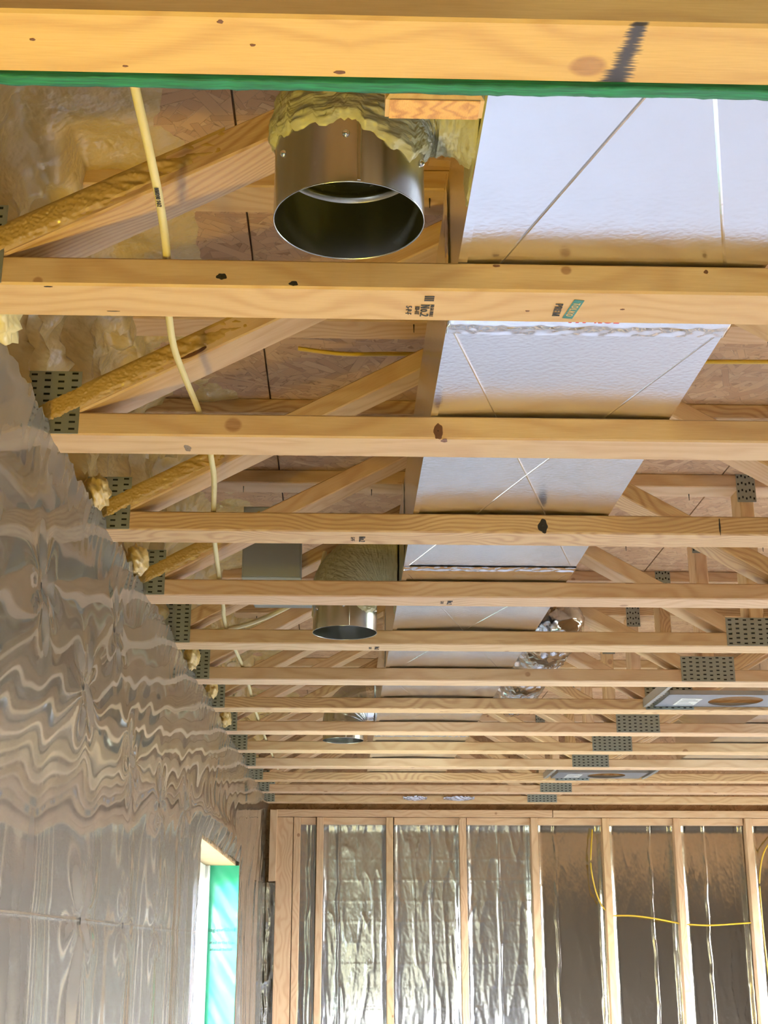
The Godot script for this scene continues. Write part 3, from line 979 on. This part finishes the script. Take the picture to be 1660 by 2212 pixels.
func ducts():
	var d := thing("supply_duct", "long rectangular galvanised duct lying on the truss chords", "duct")
	var zs := [-0.40, -1.632, -2.868, -4.09, -5.31, -6.48]
	for i in zs.size() - 1:
		var s := part("duct_section", duct_section(zs[i], zs[i + 1], 0.004), M.steel, d)
		var st = begin()
		# folded corner seam along the left lower edge
		var xa := duct_x0(zs[i]) - 0.002
		var xb := duct_x0(zs[i + 1]) - 0.002
		for q in [[0.0, 0.009, -0.0016, 0.0]]:
			quad(st, Vector3(xa, 2.4789, zs[i]), Vector3(xa + 0.011, 2.4789, zs[i]), Vector3(xb + 0.011, 2.4789, zs[i + 1]), Vector3(xb, 2.4789, zs[i + 1]), Vector3(0, -1, 0))
			quad(st, Vector3(xa + 0.011, 2.4789, zs[i]), Vector3(xa + 0.011, 2.4806, zs[i]), Vector3(xb + 0.011, 2.4806, zs[i + 1]), Vector3(xb + 0.011, 2.4789, zs[i + 1]), Vector3(1, 0, 0))
			quad(st, Vector3(xa, 2.4789, zs[i]), Vector3(xa, 2.494, zs[i]), Vector3(xb, 2.494, zs[i + 1]), Vector3(xb, 2.4789, zs[i + 1]), Vector3(-1, 0, 0))
		part("corner_seam", st.commit(), M.steel, s)
		# pressed cross-break bead on the underside
		st = begin()
		var yb := 2.4805
		var cc := Vector3((duct_x0(zs[i]) + duct_x1(zs[i]) + duct_x0(zs[i + 1]) + duct_x1(zs[i + 1])) * 0.25, yb + 0.004, (zs[i] + zs[i + 1]) * 0.5)
		for e in [Vector3(duct_x0(zs[i]), yb, zs[i]), Vector3(duct_x1(zs[i]), yb, zs[i]), Vector3(duct_x0(zs[i + 1]), yb, zs[i + 1]), Vector3(duct_x1(zs[i + 1]), yb, zs[i + 1])]:
			var dv: Vector3 = (cc - e).normalized()
			var sd := dv.cross(Vector3.UP).normalized() * 0.0022
			var dn := Vector3(0, -0.0004 if i == 0 else -0.00025, 0)
			for g in [1.0, -1.0]:
				quad(st, e + sd * g, cc + sd * g, cc + dn, e + dn, (sd * g * 220.0 + Vector3(0, -0.9, 0)).normalized())
		part("crease", st.commit(), M.steel, s)
	for i in range(1, zs.size() - 1):
		part("foil_tape", tape_ring(zs[i], 0.062, 0.0022, 600 + i), M.tape, d)
	var B := Basis(Vector3(-1, 0, 0), Vector3(0, 0, -1), Vector3(0, -1, 0))
	text("FOIL MA", 0.013, M.ink_red, d, Vector3(0.33, 2.4755, -1.612), B)

	# foil wrapped branch beside the trunk
	fn.seed = 640
	fn.fractal_octaves = 3
	var fb := grid_mesh(160, 48, func(i, j):
		var z: float = -3.46 - 1.44 * i / 160.0
		var a: float = TAU * j / 48.0
		var u := cos(a)
		var v := sin(a)
		var r: float = 0.083 + 0.010 * fn.get_noise_3d(u * 3.0, v * 3.0, z * 14.0) + 0.007 * (1.0 - abs(fn.get_noise_3d(u * 7.0, v * 7.0, z * 26.0)))
		r *= smoothstep(-30.0, 48.0, i)
		r *= smoothstep(-0.5, 5.0, i) * 0.9 + 0.1 * minf(1.0, i)
		return Vector3(0.608 + 0.012 * i / 160.0 + u * r, 2.483 + 0.098 * smoothstep(-30.0, 48.0, i) + v * r, z))
	tag(part("foil_wrapped_pipe", fb, M.foil_wrap), "crumpled shiny foil wrapped pipe lying beside the supply duct", "pipe")

	# wide return duct farther back on the right
	var st2 = begin()
	add_box(st2, Vector3(1.50, 2.4805, -6.02), Vector3(2.34, 2.675, -4.72), 0.003)
	var rd := part("return_duct", st2.commit(), M.steel)
	tag(rd, "wide flat galvanised duct resting on the trusses beyond the light frame", "duct")

	# stack boot left of the trunk
	fn.seed = 650
	var sb := thing("register_boot", "small galvanised register boot tucked behind the ninth truss web", "duct boot", Vector3(-0.13, 2.60, -3.36))
	part("body", box_mesh(Vector3(-0.13, -0.02, -0.05), Vector3(0.02, 0.17, 0.05), 0.003), M.boot, sb)
	var s3 = begin()
	quad(s3, Vector3(-0.13, -0.02, 0.05), Vector3(0.02, -0.02, 0.05), Vector3(0.05, -0.075, -0.02), Vector3(-0.10, -0.075, -0.02), Vector3(0, -0.6, 0.8))
	quad(s3, Vector3(-0.13, -0.02, 0.05), Vector3(-0.13, -0.02, -0.05), Vector3(-0.10, -0.075, -0.05), Vector3(-0.10, -0.075, -0.02), Vector3(-1, -0.4, 0).normalized())
	quad(s3, Vector3(-0.10, -0.075, -0.02), Vector3(0.05, -0.075, -0.02), Vector3(0.05, -0.075, -0.05), Vector3(-0.10, -0.075, -0.05), Vector3(0, -1, 0))
	part("throat", s3.commit(), M.boot, sb)

# sweep up a pipe, round a 90 degree elbow and into the duct; s in metres along the centre line
func elbow_frame(xc: float, y1: float, R: float, s: float) -> Array:
	if s <= 0.0: return [Vector2(xc, y1 + s), Vector2(1, 0)]
	var arc := R * PI * 0.5
	if s < arc:
		var a := s / R
		var c := Vector2(xc + R, y1)
		var o := Vector2(-cos(a), sin(a))
		return [c + o * R, -o]
	return [Vector2(xc + R + s - arc, y1 + R), Vector2(0, -1)]

func takeoff(label: String, xc: float, z: float, ybot: float, y1: float, with_mastic: bool, seed_: int):
	var t := thing("round_takeoff", label, "duct collar", Vector3(xc, ybot, z), "round takeoffs beside the duct")
	var r := 0.0795
	var R := 0.095
	var arc := R * PI * 0.5
	var end: float = duct_x0(z) - xc - R + arc - 0.004
	var y1l := y1 - ybot
	# pipe: inner wall, rim, outer wall
	var prof := [Vector2(r - 0.0014, y1l), Vector2(r - 0.0014, 0.03), Vector2(r - 0.0014, 0.0012), Vector2(r - 0.0008, 0.0), Vector2(r + 0.0002, 0.0), Vector2(r, 0.0012), Vector2(r, 0.03), Vector2(r, y1l)]
	part("collar", grid_mesh(prof.size() - 1, 72, func(i, j):
		var a: float = TAU * j / 72.0
		return Vector3(cos(a) * prof[i].x, prof[i].y, sin(a) * prof[i].x)), M.pipe_steel, t)
	# elbow of gores
	var seg := 5
	var sw := func(s: float, a: float, rad: float) -> Vector3:
		var fr := elbow_frame(0.0, y1l, R, s)
		var p: Vector2 = fr[0] + fr[1] * cos(a) * rad
		return Vector3(p.x, p.y, sin(a) * rad)
	var n := 40
	part("elbow", grid_mesh(n, 48, func(i, j):
		var s: float = -0.004 + (end + 0.004) * i / n
		var g := fposmod(s / arc * seg, 1.0)
		return sw.call(s, TAU * j / 48.0, r + 0.0012 + 0.0022 * smoothstep(0.85, 1.0, max(g, 1.0 - g)))), M.pipe_steel, t)
	# swivel ring seen inside, seam and screws
	part("inner_ring", grid_mesh(4, 48, func(i, j):
		var a: float = TAU * j / 48.0
		var q: float = [0.0014, 0.005, 0.005, 0.0014, 0.0014][i]
		return Vector3(cos(a) * (r - q), y1l - 0.02 + 0.004 * i, sin(a) * (r - q))), M.pipe_steel, t)
	var st = begin()
	add_box(st, Vector3(-0.002, 0.002, r - 0.0006), Vector3(0.002, y1l, r + 0.0009), 0.0006)
	var seam := part("lock_seam", st.commit(), M.pipe_steel, t)
	seam.rotation.y = 0.12
	for a in [1.62, 2.6, 0.35]:
		var sc := SphereMesh.new()
		sc.radius = 0.0042
		sc.height = 0.006
		sc.radial_segments = 12
		sc.rings = 6
		var so := part("screw", sc, M.tape, t, Vector3(cos(a) * r, y1l * 0.62, sin(a) * r))
		so.rotation = Vector3(PI / 2, 0, 0)
	if with_mastic:
		fn.seed = seed_
		fn.fractal_octaves = 3
		var ms := grid_mesh(170, 130, func(i, j):
			var a: float = TAU * j / 130.0
			# lower ragged edge: high in the middle of the front, low at the sides
			var front: float = max(0.0, sin(a))
			var s0: float = -0.002 - 0.018 * front + 0.008 * fn.get_noise_2d(cos(a) * 4.0, sin(a) * 4.0) + 0.004 * fn.get_noise_2d(cos(a) * 14.0, sin(a) * 14.0) - 0.030 * pow(max(0.0, cos(a - 0.75)), 8.0)
			var s := lerpf(s0, end + 0.002, float(i) / 170.0)
			var st_: float = fn.get_noise_3d(cos(a) * 2.2, sin(a) * 2.2, s * 150.0)
			var st2: float = fn.get_noise_3d(cos(a) * 5.0, sin(a) * 5.0, s * 50.0 + 30.0)
			var rad: float = r + 0.0068 + 0.0030 * st_ + 0.0026 * st2
			rad = lerpf(r + 0.0005, rad, smoothstep(-1.0, 7.0, i))
			if i == 0: rad = r - 0.0004
			if s > end - 0.02: rad += 0.012 * smoothstep(end - 0.02, end, s)
			return sw.call(s, a, rad))
		part("mastic", ms, M.mastic, t)
		# smear of sealant on the side of the duct
		var sm := grid_mesh(20, 96, func(i, j):
			var a: float = TAU * j / 96.0
			var rr: float = (0.095 + 0.016 * fn.get_noise_2d(cos(a) * 3.0 + 7.0, sin(a) * 3.0) + 0.05 * pow(max(0.0, -sin(a)) * max(0.0, -cos(a)) * 2.0, 2.0)) * i / 20.0
			var y: float = clamp(y1l + R + sin(a) * rr, 2.485 - ybot, 2.68 - ybot)
			var h: float = 0.0036 + 0.0018 * fn.get_noise_2d(cos(a) * rr * 60.0, sin(a) * rr * 160.0)
			if i == 20: h = 0.0004
			return Vector3(duct_x0(z) - xc - h, y, cos(a) * rr))
		part("sealant_smear", sm, M.mastic, t)
	else:
		fn.seed = seed_
		part("foil_tape", grid_mesh(10, 60, func(i, j):
			var a: float = TAU * j / 60.0
			return sw.call(end - 0.03 + 0.003 * i, a, r + 0.004 + 0.0015 * fn.get_noise_2d(cos(a) * 9.0, sin(a) * 9.0 + i * 0.5))), M.tape, t)

func takeoffs():
	takeoff("open round collar on a sealant-smeared elbow beside the stamped truss", 0.002, -1.25, 2.407, 2.497, true, 700)
	takeoff("open round collar with brown sealed elbow between the ninth and tenth truss", 0.004, -3.25, 2.423, 2.505, true, 710)
	takeoff("bright open round collar with foil-taped elbow farthest along the duct", 0.004, -5.24, 2.45, 2.515, false, 720)

# ------------------------------------------------------------------ recessed light frames
func scraps():
	for q in [[Vector3(0.40, 2.460, -7.4195), 0.065, "crumpled foil scrap wedged by the last trusses, the smaller piece"], [Vector3(0.64, 2.460, -7.4195), 0.085, "crumpled foil scrap wedged by the last trusses, the larger piece"]]:
		fn.seed = int(q[1] * 10000.0)
		fn.fractal_octaves = 2
		var g := grid_mesh(26, 12, func(i, j):
			var x: float = q[1] * (i / 13.0 - 1.0)
			var z: float = 0.09 * (j / 12.0 - 0.5)
			var nb: float = 0.006 * fn.get_noise_2d(x * 40.0, z * 60.0) * (j / 12.0)
			return Vector3(x, z * 0.28 * (1.0 - 0.5 * abs(i / 13.0 - 1.0)) - nb, z * 0.28 + nb))
		tag(part("foil_scrap", g, M.foil_wrap, null, q[0]), q[2], "foil scrap", "foil scraps over the end wall")

func pan_mesh(x0, x1, z0, z1, hx, hz, hr) -> ArrayMesh:
	var st = begin()
	var n := 64
	for s in 2:
		var y := 0.0 if s == 0 else 0.0012
		var nn := Vector3(0, -1 if s == 0 else 1, 0)
		for i in n:
			var P := []
			for q in [i, i + 1]:
				var a: float = TAU * q / n
				var dx := cos(a)
				var dz := sin(a)
				var tx: float = ((x1 if dx > 0 else x0) - hx) / dx if abs(dx) > 1e-6 else 1e9
				var tz: float = ((z1 if dz > 0 else z0) - hz) / dz if abs(dz) > 1e-6 else 1e9
				var tt: float = min(tx, tz)
				P.append(Vector3(hx + dx * hr, y, hz + dz * hr))
				P.append(Vector3(hx + dx * tt, y, hz + dz * tt))
			quad(st, P[0], P[1], P[3], P[2], nn)
	# corners left open by the fan
	add_box(st, Vector3(x0, 0.0, z0), Vector3(x0 + 0.002, 0.02, z1))
	add_box(st, Vector3(x1 - 0.002, 0.0, z0), Vector3(x1, 0.02, z1))
	add_box(st, Vector3(x0, 0.0, z1 - 0.002), Vector3(x1, 0.014, z1))
	add_box(st, Vector3(x0, 0.0, z0), Vector3(x1, 0.014, z0 + 0.002))
	return st.commit()

func light_frame(label: String, at: Vector3, x1: float, bay: float):
	var t := thing("recessed_light_frame", label, "light frame", at, "recessed light mounting frames")
	part("pan", pan_mesh(0.03, x1 - 0.02, -0.41, -0.185, 0.275, -0.30, 0.088), M.pan_steel, t)
	for x in [0.0, x1]:
		var st = begin()
		add_box(st, Vector3(x - 0.006, -0.002, -bay), Vector3(x + 0.006, 0.0005, 0.0), 0.0)
		add_box(st, Vector3(x - 0.006, 0.0, -bay), Vector3(x - 0.0045, 0.026, 0.0), 0.0)
		for q in 9: add_box(st, Vector3(x + 0.006, -0.002, -bay + 0.02 + 0.03 * q), Vector3(x + 0.012, 0.006, -bay + 0.032 + 0.03 * q), 0.0)
		part("bar_hanger", st.commit(), M.tape_dull, t)
	part("paper_label", box_mesh(Vector3(0.085, -0.0012, -0.375), Vector3(0.155, -0.0004, -0.25)), M.white, t)
	for q in 5:
		part("print_line", box_mesh(Vector3(0.092, -0.0016, -0.362 + 0.022 * q), Vector3(0.148 - 0.012 * (q % 3), -0.0011, -0.356 + 0.022 * q)), M.ink_grey, t)

func light_frames():
	light_frame("grey steel recessed light frame with round hole between seventh and eighth truss", Vector3(1.013, 2.452, zfar(6) - 0.002), 0.60, 0.408)
	light_frame("grey steel recessed light frame with round hole between third and fourth truss", Vector3(0.965, 2.452, zfar(10) - 0.002), 0.47, 0.408)

# ------------------------------------------------------------------ cables
func cables():
	var pts := PackedVector3Array()
	for p in [[-0.205, 2.485, -0.9], [-0.210, 2.486, -1.135], [-0.211, 2.487, -1.24], [-0.213, 2.486, -1.35], [-0.219, 2.485, -1.46], [-0.230, 2.485, -1.55], [-0.240, 2.480, -1.70], [-0.238, 2.484, -1.83], [-0.231, 2.487, -1.97], [-0.229, 2.487, -2.10], [-0.236, 2.486, -2.30], [-0.254, 2.486, -2.49], [-0.270, 2.486, -2.70], [-0.284, 2.486, -2.97], [-0.297, 2.486, -3.24], [-0.309, 2.486, -3.49], [-0.30, 2.486, -4.1], [-0.31, 2.486, -5.0], [-0.30, 2.486, -6.4]]:
		pts.append(Vector3(p[0], p[1], p[2]))
	tag(part("electrical_cable", tube_mesh(pts, 0.0050, 10, 0.8), M.cable), "cream jacketed electrical cable draped over the truss chords near the film wall", "cable")
	var cd := Vector3(-0.004, 0, -0.11).normalized()
	text("NMD90 14/2", 0.0050, M.ink, get_node("electrical_cable"), Vector3(-0.2125, 2.4815, -1.33), Basis(cd, Vector3(1, 0, -0.036).normalized(), Vector3(0, -1, 0)))
	tag(part("electrical_cable", tube_mesh(PackedVector3Array([Vector3(-0.10, 2.875, -2.57), Vector3(0.0, 2.866, -2.575), Vector3(0.13, 2.868, -2.575), Vector3(0.6, 2.86, -2.58), Vector3(1.6, 2.87, -2.57)]), 0.005, 8), M.cable_yellow), "thin yellow cable strung high across the joist bay under the subfloor", "cable")
	tag(part("electrical_cable", tube_mesh(PackedVector3Array([Vector3(-0.40, 2.50, -3.62), Vector3(-0.25, 2.53, -3.60), Vector3(-0.10, 2.60, -3.58), Vector3(0.05, 2.70, -3.56)]), 0.007, 8), M.cable), "pale cable slanting up between the eighth and ninth truss", "cable")
	tag(part("electrical_cable", tube_mesh(PackedVector3Array([Vector3(-0.075, 2.485, -3.33), Vector3(-0.07, 2.55, -3.36), Vector3(-0.05, 2.68, -3.42)]), 0.006, 8), M.cable), "short pale cable rising beside the brown sealed collar", "cable")
	var zf := -7.572
	tag(part("yellow_cable", tube_mesh(PackedVector3Array([Vector3(1.39, 2.31, zf), Vector3(1.375, 2.20, zf + 0.02), Vector3(1.37, 2.10, zf + 0.02), Vector3(1.39, 1.98, zf + 0.02), Vector3(1.425, 1.90, zf), Vector3(1.452, 1.878, zf - 0.004)]), 0.0042, 8), M.cable_yellow), "yellow cable hanging in a loop against the foil beside a stud", "cable")
	tag(part("yellow_cable", tube_mesh(PackedVector3Array([Vector3(1.484, 1.852, zf - 0.004), Vector3(1.58, 1.852, zf + 0.01), Vector3(1.70, 1.838, zf + 0.01), Vector3(1.842, 1.812, zf - 0.004)]), 0.0042, 8), M.cable_yellow), "yellow cable dipping between two studs across the foil", "cable")
	tag(part("yellow_cable", tube_mesh(PackedVector3Array([Vector3(1.884, 1.808, zf - 0.004), Vector3(2.0, 1.802, zf + 0.01), Vector3(2.12, 1.808, zf + 0.01), Vector3(2.237, 1.816, zf - 0.004)]), 0.0042, 8), M.cable_yellow), "nearly level yellow cable between two studs across the foil", "cable")
	tag(part("yellow_cable", tube_mesh(PackedVector3Array([Vector3(2.40, 2.28, zf + 0.01), Vector3(2.33, 2.18, zf + 0.02), Vector3(2.30, 2.05, zf + 0.01), Vector3(2.30, 1.75, zf), Vector3(2.31, 1.5, zf)]), 0.0042, 8), M.cable_yellow), "yellow cable curving down past the eighth stud", "cable")
